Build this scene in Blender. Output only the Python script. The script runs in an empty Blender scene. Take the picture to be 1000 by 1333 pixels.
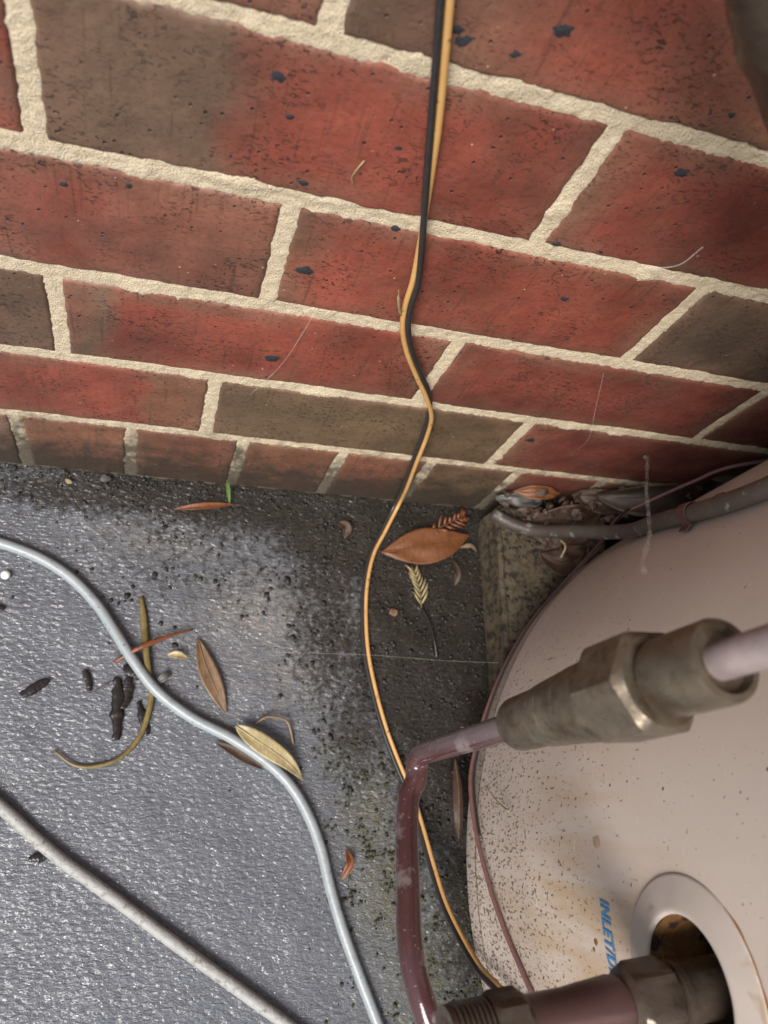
import bpy, bmesh, math, random
import numpy as np
from mathutils import Vector, Matrix, noise as mn

random.seed(7)
rng = np.random.default_rng(7)
S = bpy.context.scene
C = S.collection

# ------------------------------------------------------------------ camera, sky, sun, exposure
cam = bpy.data.cameras.new('camera')
cam.sensor_fit = 'VERTICAL'; cam.sensor_height = 36.0; cam.sensor_width = 27.0
cam.lens = 26.77; cam.clip_start = 0.01; cam.clip_end = 500
cam.dof.use_dof = True; cam.dof.focus_distance = 0.46; cam.dof.aperture_fstop = 9.0
co = bpy.data.objects.new('camera', cam); C.objects.link(co)
co.location = (0.0731, -0.2732, 0.6435)
co.rotation_euler = (0.3759, -0.3006, -0.0229)
S.camera = co

SUN = Vector((-0.40, -0.54, 0.74)).normalized()          # direction towards the sun
W = bpy.data.worlds.new('World'); S.world = W; W.use_nodes = True
wn = W.node_tree
bg = wn.nodes['Background']
sky = wn.nodes.new('ShaderNodeTexSky'); sky.sky_type = 'NISHITA'; sky.sun_disc = False
sky.sun_elevation = math.asin(SUN.z); sky.sun_rotation = math.atan2(SUN.x, SUN.y)
sky.air_density = 1.0; sky.dust_density = 2.0; sky.ozone_density = 1.0
wn.links.new(sky.outputs['Color'], bg.inputs['Color'])
bg.inputs['Strength'].default_value = 0.075
sl = bpy.data.lights.new('sun', 'SUN'); sl.energy = 3.1; sl.angle = math.radians(30); sl.color = (1.0, 0.95, 0.885)
so = bpy.data.objects.new('sun', sl); C.objects.link(so)
so.rotation_euler = SUN.to_track_quat('Z', 'Y').to_euler()
S.view_settings.view_transform = 'Standard'; S.view_settings.look = 'None'
S.view_settings.exposure = 0.80; S.view_settings.gamma = 1.0; S.view_settings.use_curve_mapping = False

# ------------------------------------------------------------------ mesh helpers
class MB:
    def __init__(s): s.v = []; s.f = []
    def add(s, vs, fs):
        b = len(s.v); s.v.extend([tuple(v) for v in vs]); s.f.extend([tuple(i + b for i in f) for f in fs]); return b

def link(name, v, f, mat, parent=None, smooth=True, auto=None, cols=None):
    v = np.asarray([tuple(q) for q in v] if not isinstance(v, np.ndarray) else v, float)
    c = (v.min(0) + v.max(0)) / 2
    me = bpy.data.meshes.new(name)
    me.from_pydata((v - c).tolist(), [], f)
    if cols is not None:
        a = me.color_attributes.new('Col', 'FLOAT_COLOR', 'POINT')
        a.data.foreach_set('color', np.asarray(cols, np.float32).ravel())
    me.update()
    if smooth: me.polygons.foreach_set('use_smooth', [True] * len(me.polygons))
    if auto is not None: me.set_sharp_from_angle(angle=math.radians(auto))
    me.materials.append(mat)
    o = bpy.data.objects.new(name, me); C.objects.link(o)
    if parent is not None:
        o.parent = parent
        pl = Vector((0, 0, 0)); q = parent
        while q is not None: pl += q.location; q = q.parent
        o.location = Vector(c) - pl
    else: o.location = c
    return o

def empty(name, loc, label, cat, group=None):
    o = bpy.data.objects.new(name, None); C.objects.link(o); o.location = loc
    o.empty_display_size = 0.02
    return tag(o, label, cat, group)

def tag(o, label, cat, group=None):
    o['label'] = label; o['category'] = cat
    if group: o['group'] = group
    return o

def spline(pts, n=8, closed=False):
    P = np.asarray(pts, float)
    if len(P) == 2: 
        t = np.linspace(0, 1, n + 1)[:, None]; return P[0] * (1 - t) + P[1] * t
    Q = np.vstack([2 * P[0] - P[1], P, 2 * P[-1] - P[-2]])
    out = []
    for i in range(1, len(Q) - 2):
        a, b, c, d = Q[i - 1], Q[i], Q[i + 1], Q[i + 2]
        for k in range(n):
            t = k / n
            out.append(.5 * ((2 * b) + (-a + c) * t + (2 * a - 5 * b + 4 * c - d) * t * t + (-a + 3 * b - 3 * c + d) * t ** 3))
    out.append(P[-1]); return np.array(out)

def frames(P, up=None):
    T = np.gradient(P, axis=0); T /= np.linalg.norm(T, axis=1)[:, None] + 1e-12
    N = np.zeros_like(T)
    u = np.array(up if up is not None else ([0, 0, 1] if abs(T[0][2]) < .9 else [1, 0, 0]), float)
    for i in range(len(P)):
        u = u - T[i] * (u @ T[i]); u /= np.linalg.norm(u) + 1e-12; N[i] = u
    B = np.cross(T, N); return T, N, B

def tube_mesh(P, r, seg=12, caps=True, jit=0.0, flat=1.0, up=None):
    """swept round section; r a number or one per point"""
    P = np.asarray(P, float); r = np.broadcast_to(np.asarray(r, float), (len(P),))
    T, N, B = frames(P, up); v = []; f = []
    for i in range(len(P)):
        for k in range(seg):
            a = 2 * math.pi * k / seg
            q = r[i] * (1 + jit * mn.noise(Vector(P[i] * 90) + Vector((math.cos(a), math.sin(a), 0)) * .8))
            v.append(P[i] + N[i] * math.cos(a) * q * flat + B[i] * math.sin(a) * q)
    for i in range(len(P) - 1):
        for k in range(seg):
            k2 = (k + 1) % seg
            f.append((i * seg + k, i * seg + k2, (i + 1) * seg + k2, (i + 1) * seg + k))
    if caps:
        f.append(tuple(range(seg))[::-1]); f.append(tuple(range((len(P) - 1) * seg, len(P) * seg)))
    return v, f

def lathe_mesh(o, axis, prof, seg=40, hexes=()):
    """prof: (distance along axis, radius); rings listed in hexes get six flats"""
    o = np.asarray(o, float); a = np.asarray(axis, float); a = a / np.linalg.norm(a)
    u = np.cross(a, [0, 1, 0.3]); u /= np.linalg.norm(u); w = np.cross(a, u); v = []; f = []
    for i, (t, r) in enumerate(prof):
        for k in range(seg):
            th = 2 * math.pi * k / seg; rr = r
            if i in hexes:
                q = (th % (math.pi / 3)) - math.pi / 6; rr = min(r * math.cos(math.pi / 6) / math.cos(q), r * .975)
            v.append(o + a * t + (u * math.cos(th) + w * math.sin(th)) * rr)
    for i in range(len(prof) - 1):
        for k in range(seg):
            k2 = (k + 1) % seg; f.append((i * seg + k, i * seg + k2, (i + 1) * seg + k2, (i + 1) * seg + k))
    f.append(tuple(range(seg))[::-1]); f.append(tuple(range((len(prof) - 1) * seg, len(prof) * seg)))
    return v, f

def box_mesh(x0, x1, y0, y1, z0, z1, bev=0.003):
    bm = bmesh.new(); bmesh.ops.create_cube(bm, size=1)
    for q in bm.verts: q.co = Vector(((x0 + x1) / 2 + q.co.x * (x1 - x0), (y0 + y1) / 2 + q.co.y * (y1 - y0), (z0 + z1) / 2 + q.co.z * (z1 - z0)))
    if bev: bmesh.ops.bevel(bm, geom=bm.edges[:], offset=bev, segments=2, affect='EDGES')
    bm.verts.index_update()
    v = [q.co.copy() for q in bm.verts]; f = [[q.index for q in p.verts] for p in bm.faces]; bm.free(); return v, f

def fbm(x, y, z=0.0, o=3):
    s = 0; a = 1; q = Vector((x, y, z))
    for _ in range(o): s += a * mn.noise(q); q = q * 2.03; a *= .5
    return s

# ------------------------------------------------------------------ material helper
class Mat:
    def __init__(s, name):
        s.m = bpy.data.materials.new(name); s.m.use_nodes = True; s.t = s.m.node_tree
        s.p = s.t.nodes['Principled BSDF']; s.pos = s.n('ShaderNodeNewGeometry').outputs['Position']
    def n(s, t, **k):
        q = s.t.nodes.new(t)
        for a, b in k.items(): setattr(q, a, b)
        return q
    def put(s, sock, v):
        if hasattr(v, 'is_output') or isinstance(v, bpy.types.NodeSocket): s.t.links.new(v, sock)
        elif isinstance(v, (tuple, list)) and len(v) == 3 and sock.type == 'RGBA': sock.default_value = (*v, 1)
        else: sock.default_value = v
    def map(s, scale=(1, 1, 1), rot=(0, 0, 0), loc=(0, 0, 0), src=None):
        q = s.n('ShaderNodeMapping'); s.put(q.inputs['Vector'], src or s.pos)
        q.inputs['Scale'].default_value = scale; q.inputs['Rotation'].default_value = rot; q.inputs['Location'].default_value = loc
        return q.outputs[0]
    def noise(s, scale, detail=4, rough=.55, vec=None, dist=0):
        q = s.n('ShaderNodeTexNoise'); s.put(q.inputs['Vector'], vec or s.pos)
        q.inputs['Scale'].default_value = scale; q.inputs['Detail'].default_value = detail
        q.inputs['Roughness'].default_value = rough; q.inputs['Distortion'].default_value = dist
        return q.outputs['Fac']
    def voro(s, scale, vec=None, feature='F1', out='Distance', rnd=1):
        q = s.n('ShaderNodeTexVoronoi', feature=feature); s.put(q.inputs['Vector'], vec or s.pos)
        q.inputs['Scale'].default_value = scale; q.inputs['Randomness'].default_value = rnd; return q.outputs[out]
    def ramp(s, fac, stops, interp='LINEAR'):
        q = s.n('ShaderNodeValToRGB'); q.color_ramp.interpolation = interp; e = q.color_ramp.elements
        while len(e) < len(stops): e.new(.5)
        for i, (t, c) in enumerate(stops):
            e[i].position = t; e[i].color = (c, c, c, 1) if isinstance(c, (int, float)) else (*c, 1)
        s.put(q.inputs['Fac'], fac); return q.outputs['Color']
    def mix(s, f, a, b, mode='MIX'):
        q = s.n('ShaderNodeMix', data_type='RGBA', blend_type=mode)
        s.put(q.inputs[0], f); s.put(q.inputs[6], a); s.put(q.inputs[7], b); return q.outputs[2]
    def math(s, op, a, b=0.0):
        q = s.n('ShaderNodeMath', operation=op); s.put(q.inputs[0], a); s.put(q.inputs[1], b); return q.outputs[0]
    def attr(s, name='Col'):
        q = s.n('ShaderNodeAttribute', attribute_name=name); return q.outputs['Color']
    def sep(s, c):
        q = s.n('ShaderNodeSeparateColor'); s.put(q.inputs[0], c); return q.outputs
    def xyz(s):
        q = s.n('ShaderNodeSeparateXYZ'); s.put(q.inputs[0], s.pos); return q.outputs
    def bump(s, h, dist=.001, strength=1.0, prev=None):
        q = s.n('ShaderNodeBump'); s.put(q.inputs['Height'], h); q.inputs['Distance'].default_value = dist
        q.inputs['Strength'].default_value = strength
        if prev: s.put(q.inputs['Normal'], prev)
        return q.outputs[0]
    def done(s, col=None, rough=None, metal=None, normal=None, **k):
        if col is not None: s.put(s.p.inputs['Base Color'], col)
        if rough is not None: s.put(s.p.inputs['Roughness'], rough)
        if metal is not None: s.put(s.p.inputs['Metallic'], metal)
        if normal is not None: s.put(s.p.inputs['Normal'], normal)
        for a, b in k.items(): s.put(s.p.inputs[a.replace('_', ' ')], b)
        return s.m

def simple(name, col, rough=.5, metal=0, var=.25, scale=120, bump=.0003, spec=.5, dirt=None, dirt_scale=400, dirt_at=.62):
    m = Mat(name); f = m.noise(scale, 4)
    c = m.mix(f, tuple(q * (1 - var) for q in col), tuple(min(1, q * (1 + var)) for q in col))
    if dirt: c = m.mix(m.ramp(m.noise(dirt_scale, 3), [(dirt_at, 0), (dirt_at + .06, 1)]), c, dirt)
    return m.done(c, rough, metal, m.bump(m.noise(scale * 3, 4), bump) if bump else None, Specular_IOR_Level=spec)

# ---- brick
m = Mat('brick_clay'); col = m.attr()
fine = m.noise(260, 5, .65); col = m.mix(.30, col, m.ramp(fine, [(.3, .55), (.7, 1.45)]), 'MULTIPLY')
patch = m.noise(28, 4, .6); col = m.mix(m.math('MULTIPLY', m.ramp(patch, [(.45, 0), (.75, 1)]), .35), col, (.125, .075, .05))
drag = m.noise(1, 5, .6, m.map((260, 260, 520)), 1.2); dragm = m.ramp(drag, [(.57, 0), (.63, 1)])
area = m.ramp(m.noise(24, 3), [(.47, 0), (.66, 1)])
crack = m.math('MULTIPLY', dragm, m.math('ADD', m.math('MULTIPLY', area, .8), .2))
col = m.mix(crack, col, (.022, .013, .011))
streak = m.ramp(m.noise(1, 2, .5, m.map((380, 380, 16))), [(.60, 0), (.72, 1)])
col = m.mix(m.math('MULTIPLY', streak, .5), col, (.05, .026, .019))
pit = m.ramp(m.voro(150), [(.07, 1), (.15, 0)]); pm = m.math('MULTIPLY', pit, m.ramp(m.noise(60, 2), [(.45, 0), (.54, 1)]))
col = m.mix(m.math('MULTIPLY', pm, .9), col, (.016, .014, .016))
fleck = m.math('MULTIPLY', m.ramp(m.voro(150, m.map(loc=(3.3, 1, 7))), [(.045, 1), (.09, 0)]), m.ramp(m.noise(75, 2, .5, m.map(loc=(5, 2, 1))), [(.57, 0), (.62, 1)]))
col = m.mix(m.math('MULTIPLY', fleck, .85), col, (.62, .5, .36))
# splash soil at the foot of the wall, a ragged tide line
zz = m.xyz()[2]
tide = m.math('ADD', m.math('MULTIPLY', zz, -10.0), m.math('MULTIPLY', m.noise(45, 5, .7), 1.5))
tide = m.ramp(m.math('ADD', tide, .10), [(.12, 0), (.55, 1)])
col = m.mix(m.math('MULTIPLY', tide, .86), col, (.028, .024, .018))
h = m.math('ADD', m.math('MULTIPLY', fine, .35), m.math('MULTIPLY', m.math('ADD', crack, pm), -1.3))
BRICK = m.done(col, m.ramp(m.noise(90), [(.3, .42), (.7, .62)]), 0, m.bump(h, .0006, .9, m.bump(m.noise(60, 3), .0012)), Specular_IOR_Level=.42)

m = Mat('mortar'); g = m.noise(900, 3, .7); a = m.noise(60, 4)
col = m.mix(a, (.55, .45, .305), (.70, .595, .43))
col = m.mix(m.math('MULTIPLY', m.ramp(g, [(.52, 0), (.72, 1)]), .35), col, (.27, .21, .135))
col = m.mix(m.math('MULTIPLY', m.ramp(m.noise(1500, 2), [(.60, 0), (.66, 1)]), .6), col, (.80, .74, .62))
zz = m.xyz()[2]
tide = m.ramp(m.math('ADD', m.math('MULTIPLY', zz, -8.0), m.math('MULTIPLY', m.noise(50, 5, .7), 1.9)), [(.12, 0), (.6, 1)])
col = m.mix(m.math('MULTIPLY', tide, .85), col, (.035, .03, .022))
mosy = m.math('MULTIPLY', m.ramp(m.noise(75, 4, .7), [(.60, 0), (.70, 1)]), m.ramp(m.math('MULTIPLY', zz, -8.0), [(-.95, 0), (-.6, .6)]))
col = m.mix(mosy, col, (.06, .065, .02))
MORTAR = m.done(col, .9, 0, m.bump(g, .0015, 1.0, m.bump(m.noise(420, 4, .7), .0008)), Specular_IOR_Level=.25)

IRON = simple('iron_spot', (.020, .021, .027), .55, 0, .8, 700, .0008)

# ---- ground
m = Mat('wet_concrete'); mask = m.sep(m.attr()); soil, moss, pale = mask[0], mask[1], mask[2]
RZ = math.radians(-30)
broom = m.noise(1, 3, .6, m.map((165, 340, 60), (0, 0, RZ)), .3)
mid = m.noise(240, 4, .6); grit = m.noise(900, 3, .65); big = m.noise(14, 4, .55)
col = m.mix(big, (.078, .087, .106), (.118, .128, .149))
col = m.mix(m.math('MULTIPLY', m.ramp(broom, [(.35, 1), (.6, 0)]), .6), col, (.060, .061, .067))
pl = m.math('MULTIPLY', pale, m.ramp(m.noise(120, 5, .7), [(.38, .15), (.62, 1)]))
col = m.mix(pl, col, (.21, .19, .165))
ms = m.math('MULTIPLY', moss, m.ramp(m.noise(170, 5, .7), [(.36, .25), (.58, 1)]))
col = m.mix(ms, col, (.075, .070, .042))
sm = m.ramp(m.math('ADD', m.math('MULTIPLY', soil, 1.05), m.math('MULTIPLY', m.math('SUBTRACT', m.noise(150, 6, .75), .5), 1.9)), [(.30, 0), (.62, 1)])
soilc = m.mix(m.ramp(m.noise(420, 3), [(.4, 0), (.7, 1)]), (.0055, .0042, .0032), (.030, .022, .014))
col = m.mix(sm, col, soilc)
hh = m.math('ADD', m.math('MULTIPLY', broom, m.math('SUBTRACT', 1.0, m.math('MULTIPLY', sm, .7))), m.math('MULTIPLY', mid, .30))
nb = m.bump(hh, .0018, .8)
nbase = m.bump(grit, .0006, .7, nb)
# water film: smooth over the ridges, with standing droplets
wet = m.noise(1, 1, .4, m.map((150, 330, 60), (0, 0, RZ), (.13, .4, 0)), .2)
drop = m.ramp(m.voro(330), [(.10, 1), (.34, 0)]); dm = m.math('MULTIPLY', drop, m.ramp(m.noise(95, 2), [(.46, 0), (.56, 1)]))
film = m.bump(m.math('ADD', m.math('ADD', m.math('MULTIPLY', broom, .45), m.math('MULTIPLY', wet, .9)), m.math('MULTIPLY', dm, .45)), .0030, .9)
rough = m.mix(sm, (.40, .40, .40), (.5, .5, .5))
GROUND = m.done(col, rough, 0, nbase, Specular_IOR_Level=.5)
m.put(m.p.inputs['Coat Weight'], m.math('SUBTRACT', 1.0, m.math('MULTIPLY', sm, .40)))
m.put(m.p.inputs['Coat Roughness'], .085); m.put(m.p.inputs['Coat IOR'], 1.42); m.put(m.p.inputs['Coat Normal'], film)

CRUMB = simple('wet_soil', (.020, .016, .012), .38, 0, .7, 300, .0008, .5)
MOSS = simple('moss', (.040, .042, .020), .7, 0, .6, 300, .0008, .3)

# ---- tank
m = Mat('tank_enamel'); x, y, z = m.xyz()
base = m.mix(m.noise(9, 4), (.46, .385, .33), (.54, .46, .40))
# yellow-brown wash marks that run round the jacket from the port
w1 = m.noise(1, 4, .6, m.map((50, 50, 9)), .6)
near = m.ramp(m.math('MULTIPLY', m.math('ADD', m.math('ABSOLUTE', m.math('ADD', z, -.215)), m.math('ABSOLUTE', m.math('ADD', y, .335))), 4.0), [(.12, 1), (.62, 0)])
base = m.mix(m.math('MULTIPLY', m.math('MULTIPLY', m.ramp(w1, [(.38, 0), (.62, 1)]), near), .62), base, (.38, .24, .10))
low = m.math('ADD', m.math('MULTIPLY', z, -6.0), m.math('MULTIPLY', m.noise(30, 3), .6))
low = m.ramp(low, [(.0, .0), (.02, .0)])
# splashed soil flecks, thick near the foot and thinning upwards
dens = m.math('MULTIPLY', m.ramp(z, [(.06, 1.0), (.16, .74), (.24, .30), (.30, .10), (.38, .05)]), m.ramp(m.math('MULTIPLY', y, -1.0), [(.12, .35), (.30, 1)]))
sp = m.math('ADD', m.noise(1, 3, .6, m.map((470, 470, 300))), m.math('MULTIPLY', m.math('ADD', dens, m.math('MULTIPLY', m.noise(22, 3), .5)), .17))
spm = m.ramp(sp, [(.725, 0), (.80, 1)])
sp2 = m.ramp(m.voro(95), [(.07, 1), (.10, 0)]); spm2 = m.math('MULTIPLY', sp2, m.ramp(m.noise(33, 2), [(.53, 0), (.57, 1)]))
base = m.mix(m.math('MULTIPLY', m.math('MAXIMUM', spm, spm2), .9), base, (.085, .062, .044))
scuff = m.math('MULTIPLY', m.ramp(m.noise(1, 2, .5, m.map((60, 60, 300), (.4, .3, 0))), [(.68, 0), (.74, 1)]), .3)
base = m.mix(scuff, base, (.70, .62, .55))
TANK = m.done(base, m.ramp(m.noise(70), [(.3, .28), (.7, .42)]), 0, m.bump(m.math('ADD', m.math('MULTIPLY', spm, .9), m.math('MULTIPLY', m.noise(60, 2), .6)), .00014), Specular_IOR_Level=.5)
COLLAR = simple('collar_plastic', (.43, .37, .325), .42, 0, .12, 60, .0001, .45, (.34, .26, .19), 40, .60)
RUST = simple('rust_stain', (.20, .085, .022), .8, 0, .5, 300, .0002, .2)
FOAM = simple('old_foam', (.13, .062, .022), .9, 0, .6, 130, .002, .2, (.03, .02, .015), 60, .55)
INK = simple('blue_ink', (.035, .19, .42), .5, 0, .2, 700, 0, .4, (.40, .36, .33), 900, .66)
SEAM = simple('grimy_seam', (.10, .075, .055), .8, 0, .6, 120, 0, .2)
BLACK = simple('dark_rubber', (.015, .015, .016), .5, 0, .4, 200, .0003)

COPPER = simple('aged_copper', (.062, .047, .040), .5, .1, .55, 55, .0006, .45, (.16, .17, .15), 90, .64)
m = Mat('painted_copper')
c = m.mix(m.noise(45, 4), (.052, .022, .023), (.088, .039, .040))
pv = m.ramp(m.noise(38, 4, .6, m.map(loc=(1, 2, .4))), [(.60, 0), (.66, 1)])
c = m.mix(m.math('MULTIPLY', pv, .75), c, (.20, .165, .165))
c = m.mix(m.ramp(m.noise(600, 2), [(.68, 0), (.74, 1)]), c, (.26, .21, .20))
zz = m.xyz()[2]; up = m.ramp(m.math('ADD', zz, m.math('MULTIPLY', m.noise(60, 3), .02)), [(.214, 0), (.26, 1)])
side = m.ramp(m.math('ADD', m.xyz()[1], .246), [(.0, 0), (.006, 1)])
c = m.mix(m.math('MULTIPLY', m.math('MULTIPLY', up, side), .8), c, (.165, .135, .14))  # sky reflection on the upright leg, painted into the colour as grey-mauve
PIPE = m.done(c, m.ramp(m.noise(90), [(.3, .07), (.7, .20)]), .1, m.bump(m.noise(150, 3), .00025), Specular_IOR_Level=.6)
CHALK = simple('chalky_pipe', (.25, .205, .20), .3, .1, .35, 70, .0003, .5, (.42, .40, .38), 90, .6)
m = Mat('brown_nickel_brass')
c = m.mix(m.noise(55, 4), (.075, .060, .045), (.22, .180, .130)); c = m.mix(m.ramp(m.noise(80, 5, .7), [(.48, 0), (.66, 1)]), c, (.085, .055, .034))
c = m.mix(m.math('MULTIPLY', m.ramp(m.noise(40, 3, .6, m.map(loc=(4, 0, 2))), [(.6, 0), (.72, 1)]), .5), c, (.19, .20, .15))
BRASS = m.done(c, m.ramp(m.noise(120, 4), [(.3, .22), (.7, .48)]), .65, m.bump(m.noise(260, 4), .0004))
m = Mat('dark_bronze_fitting')
c = m.mix(m.noise(60, 4), (.040, .032, .026), (.12, .088, .064)); c = m.mix(m.ramp(m.noise(48, 4), [(.62, 0), (.72, 1)]), c, (.15, .21, .18))
BRONZE = m.done(c, m.ramp(m.noise(120, 4), [(.3, .22), (.7, .5)]), .5, m.bump(m.noise(240, 4), .0004))
COPPERB = simple('stained_copper', (.085, .045, .042), .32, .4, .4, 50, .0002, .5, (.20, .27, .23), 45, .66)

m = Mat('grey_cable_sheath'); c = m.mix(m.noise(70, 3), (.215, .245, .26), (.29, .32, .33))
c = m.mix(m.ramp(m.noise(420, 3), [(.66, 0), (.70, 1)]), c, (.045, .04, .035))
c = m.mix(m.math('MULTIPLY', m.ramp(m.noise(120, 4), [(.56, 0), (.75, 1)]), .45), c, (.15, .14, .12))
CABLE = m.done(c, .38, 0, m.bump(m.noise(300, 3), .0002))
m = Mat('weathered_conduit'); c = m.mix(m.noise(60, 4), (.23, .23, .22), (.37, .37, .355))
c = m.mix(m.ramp(m.noise(210, 5, .7), [(.54, 0), (.68, 1)]), c, (.13, .12, .10))
c = m.mix(m.ramp(m.noise(35, 4), [(.64, 0), (.70, 1)]), c, (.20, .22, .17))
CONDUIT = m.done(c, m.ramp(m.noise(300, 3), [(.3, .35), (.7, .6)]), 0, m.bump(m.noise(380, 4, .7), .0007))
m = Mat('tan_insulation'); c = m.mix(m.noise(80, 4), (.42, .22, .07), (.56, .34, .13))
c = m.mix(m.ramp(m.noise(260, 4), [(.62, 0), (.72, 1)]), c, (.14, .075, .03)); TAN = m.done(c, .42, 0, m.bump(m.noise(400, 3), .0001))
WBLACK = simple('black_insulation', (.022, .020, .021), .38, 0, .4, 200, .0001, .5)
PINK = simple('pink_brown_insulation', (.17, .085, .075), .42, 0, .35, 160, .0001, .5, (.05, .035, .03), 500, .66)

LEAFM = {}
def leafmat(name, col, rough=.42, vein=.5):
    m = Mat(name); f = m.noise(130, 5, .65)
    c = m.mix(f, tuple(q * .55 for q in col), tuple(q * 1.35 for q in col))
    c = m.mix(m.ramp(m.noise(600, 3), [(.62, 0), (.70, 1)]), c, tuple(q * .25 for q in col))
    v = m.noise(1, 3, .6, m.map((420, 150, 200), (0, 0, .9)))
    c = m.mix(m.math('MULTIPLY', m.ramp(v, [(.50, 0), (.62, 1)]), .35), c, tuple(q * .45 for q in col))
    c = m.mix(m.ramp(m.noise(45, 4, .6), [(.56, 0), (.70, .6)]), c, tuple(q * .4 for q in col))
    LEAFM[name] = m.done(c, rough, 0, m.bump(v, .0006, vein), Specular_IOR_Level=.5); return LEAFM[name]
L_BROWN = leafmat('wet_brown_leaf', (.155, .056, .019), .5)
L_TAN = leafmat('dry_tan_leaf', (.17, .105, .058), .45)
L_PALE = leafmat('pale_straw_leaf', (.36, .29, .15), .42)
L_OLIVE = leafmat('olive_stem', (.17, .125, .04), .45)
L_GREEN = leafmat('fresh_green_blade', (.09, .17, .035), .45)
L_RUST = leafmat('rust_orange_leaf', (.17, .055, .02), .42)
L_DARK = leafmat('soaked_dark_bark', (.017, .013, .011), .3)
L_BARKY = leafmat('dull_tan_leaf', (.055, .036, .024), .5)
L_GREY = leafmat('grey_papery_leaf', (.10, .095, .09), .5)
L_MUD = leafmat('muddy_brown_leaf', (.055, .029, .017), .6)
WHITE = simple('white_plastic', (.75, .75, .74), .35, 0, .05, 100, 0)
m = Mat('cobweb_silk'); COBWEB = m.done((.70, .66, .62), .8, 0, None, Alpha=m.math('MULTIPLY', m.ramp(m.noise(170, 4, .7), [(.40, 0), (.72, 1)]), .30))
COBWEB_THIN = Mat('thin_cobweb_silk').done((.80, .76, .72), .6, 0, None, Alpha=.11)
PAVER = None
m = Mat('paver_clay'); c = m.mix(m.noise(50, 5, .65), (.055, .042, .027), (.125, .096, .060))
c = m.mix(m.ramp(m.noise(130, 5, .7), [(.46, 0), (.60, 1)]), c, (.022, .018, .013))
PAVER = m.done(c, m.ramp(m.noise(80), [(.3, .35), (.7, .7)]), 0, m.bump(m.noise(260, 5, .7), .0012))

# ------------------------------------------------------------------ ground slab
def soil_v(x, y):
    s = 0
    s = max(s, 1.15 * math.exp(-((y + .0) / .046) ** 2) * (.45 + .55 * min(1, max(0, (x + .02) / .16))))
    for cx, cy, rx, ry, a in ((.33, -.10, .080, .11, 1.3), (.335, -.22, .055, .10, 1.3), (.37, -.33, .06, .12, 1.0), (.26, -.17, .05, .06, .55), (.225, -.085, .06, .04, .62), (.27, -.04, .10, .045, 1.2), (.13, -.075, .17, .07, .34), (.02, -.02, .12, .022, .75), (.23, -.13, .05, .09, .62), (.25, -.21, .035, .06, .6), (.30, -.15, .07, .09, 1.0), (.10, -.045, .08, .03, .42), (.13, -.085, .03, .02, .35)):
        s = max(s, a * math.exp(-((x - cx) / rx) ** 2 - ((y - cy) / ry) ** 2))
    if x > .36: s = max(s, .95)
    return s
def moss_v(x, y):
    s = 0
    for cx, cy, rx, ry, a in ((.262, -.275, .030, .05, 1), (.278, -.335, .036, .05, 1.1), (.315, -.40, .05, .06, 1.1), (.236, -.232, .02, .025, .7), (.30, -.48, .05, .08, 1)):
        s = max(s, a * math.exp(-((x - cx) / rx) ** 2 - ((y - cy) / ry) ** 2))
    return min(1, s)
def pale_v(x, y):
    s = 0
    for cx, cy, rx, ry, a in ((.165, -.115, .05, .035, .85), (.20, -.165, .035, .035, .7), (.08, -.055, .07, .022, .5), (.235, -.058, .035, .018, .35), (.245, -.115, .03, .03, .35), (.15, -.15, .06, .05, .35)):
        s = max(s, a * math.exp(-((x - cx) / rx) ** 2 - ((y - cy) / ry) ** 2))
    return s
xs = np.arange(-.40, .801, .005); ys = np.arange(-.90, .041, .005)
v = []; cols = []
for j, yy in enumerate(ys):
    for i, xx in enumerate(xs):
        e = min(1, min(xx + .40, .80 - xx, yy + .90, .04 - yy) / .05) if j not in (0, len(ys) - 1) else 0
        so_ = soil_v(xx, yy)
        h = (.0012 * fbm(xx * 22, yy * 22, 3) + .0012 * so_ * max(0, fbm(xx * 90, yy * 90, 5)) ) * max(0, e)
        v.append((xx, yy, h)); cols.append((so_, moss_v(xx, yy), pale_v(xx, yy), 1))
nx = len(xs); f = [(j * nx + i, j * nx + i + 1, (j + 1) * nx + i + 1, (j + 1) * nx + i) for j in range(len(ys) - 1) for i in range(nx - 1)]
x0, x1, y0, y1 = xs[0], xs[-1], ys[0], ys[-1]; F = 40.0
b = len(v); v += [(x0, y0, 0), (x1, y0, 0), (x1, y1, 0), (x0, y1, 0), (-F, -F, 0), (F, -F, 0), (F, F, 0), (-F, F, 0)]; cols += [(0, 0, 0, 1)] * 8
f += [(b + 4, b + 5, b + 1, b), (b + 5, b + 6, b + 2, b + 1), (b + 6, b + 7, b + 3, b + 2), (b + 7, b + 4, b, b + 3)]
slab = link('concrete_slab', v, f, GROUND, cols=cols); slab['kind'] = 'structure'

# ------------------------------------------------------------------ brick wall
wall = empty('brick_wall', (.4, .055, 0), 'red and brown brick wall with thick cream mortar joints behind the cables and pipes', 'wall')
RED = (.195, .049, .031); RED2 = (.16, .040, .027); PINKR = (.200, .070, .048); BRN = (.125, .077, .050); KHA = (.110, .073, .041)
ORB = (.165, .070, .040); RB = (.165, .062, .040); DRK = (.085, .058, .040); DKR = (.125, .034, .024)
def mixc(a, b, t): return tuple(p * (1 - t) + q * t for p, q in zip(a, b))
def ramp_u(stops, u):
    if u <= stops[0][0]: return stops[0][1]
    for (a, ca), (b, cb) in zip(stops, stops[1:]):
        if u <= b: return mixc(ca, cb, (u - a) / max(1e-6, b - a))
    return stops[-1][1]
def zbed(k):                     # centre height of the bed joint under row k (k = 0 is the header course on the slab)
    return [-.004, .0950, .1834, .2707, .3572, .4412][k] if k < 6 else .4412 + .086 * (k - 5)
HB = [.005, .0041, .0043, .0047, .0045, .0036] + [.0042] * 20
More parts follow.
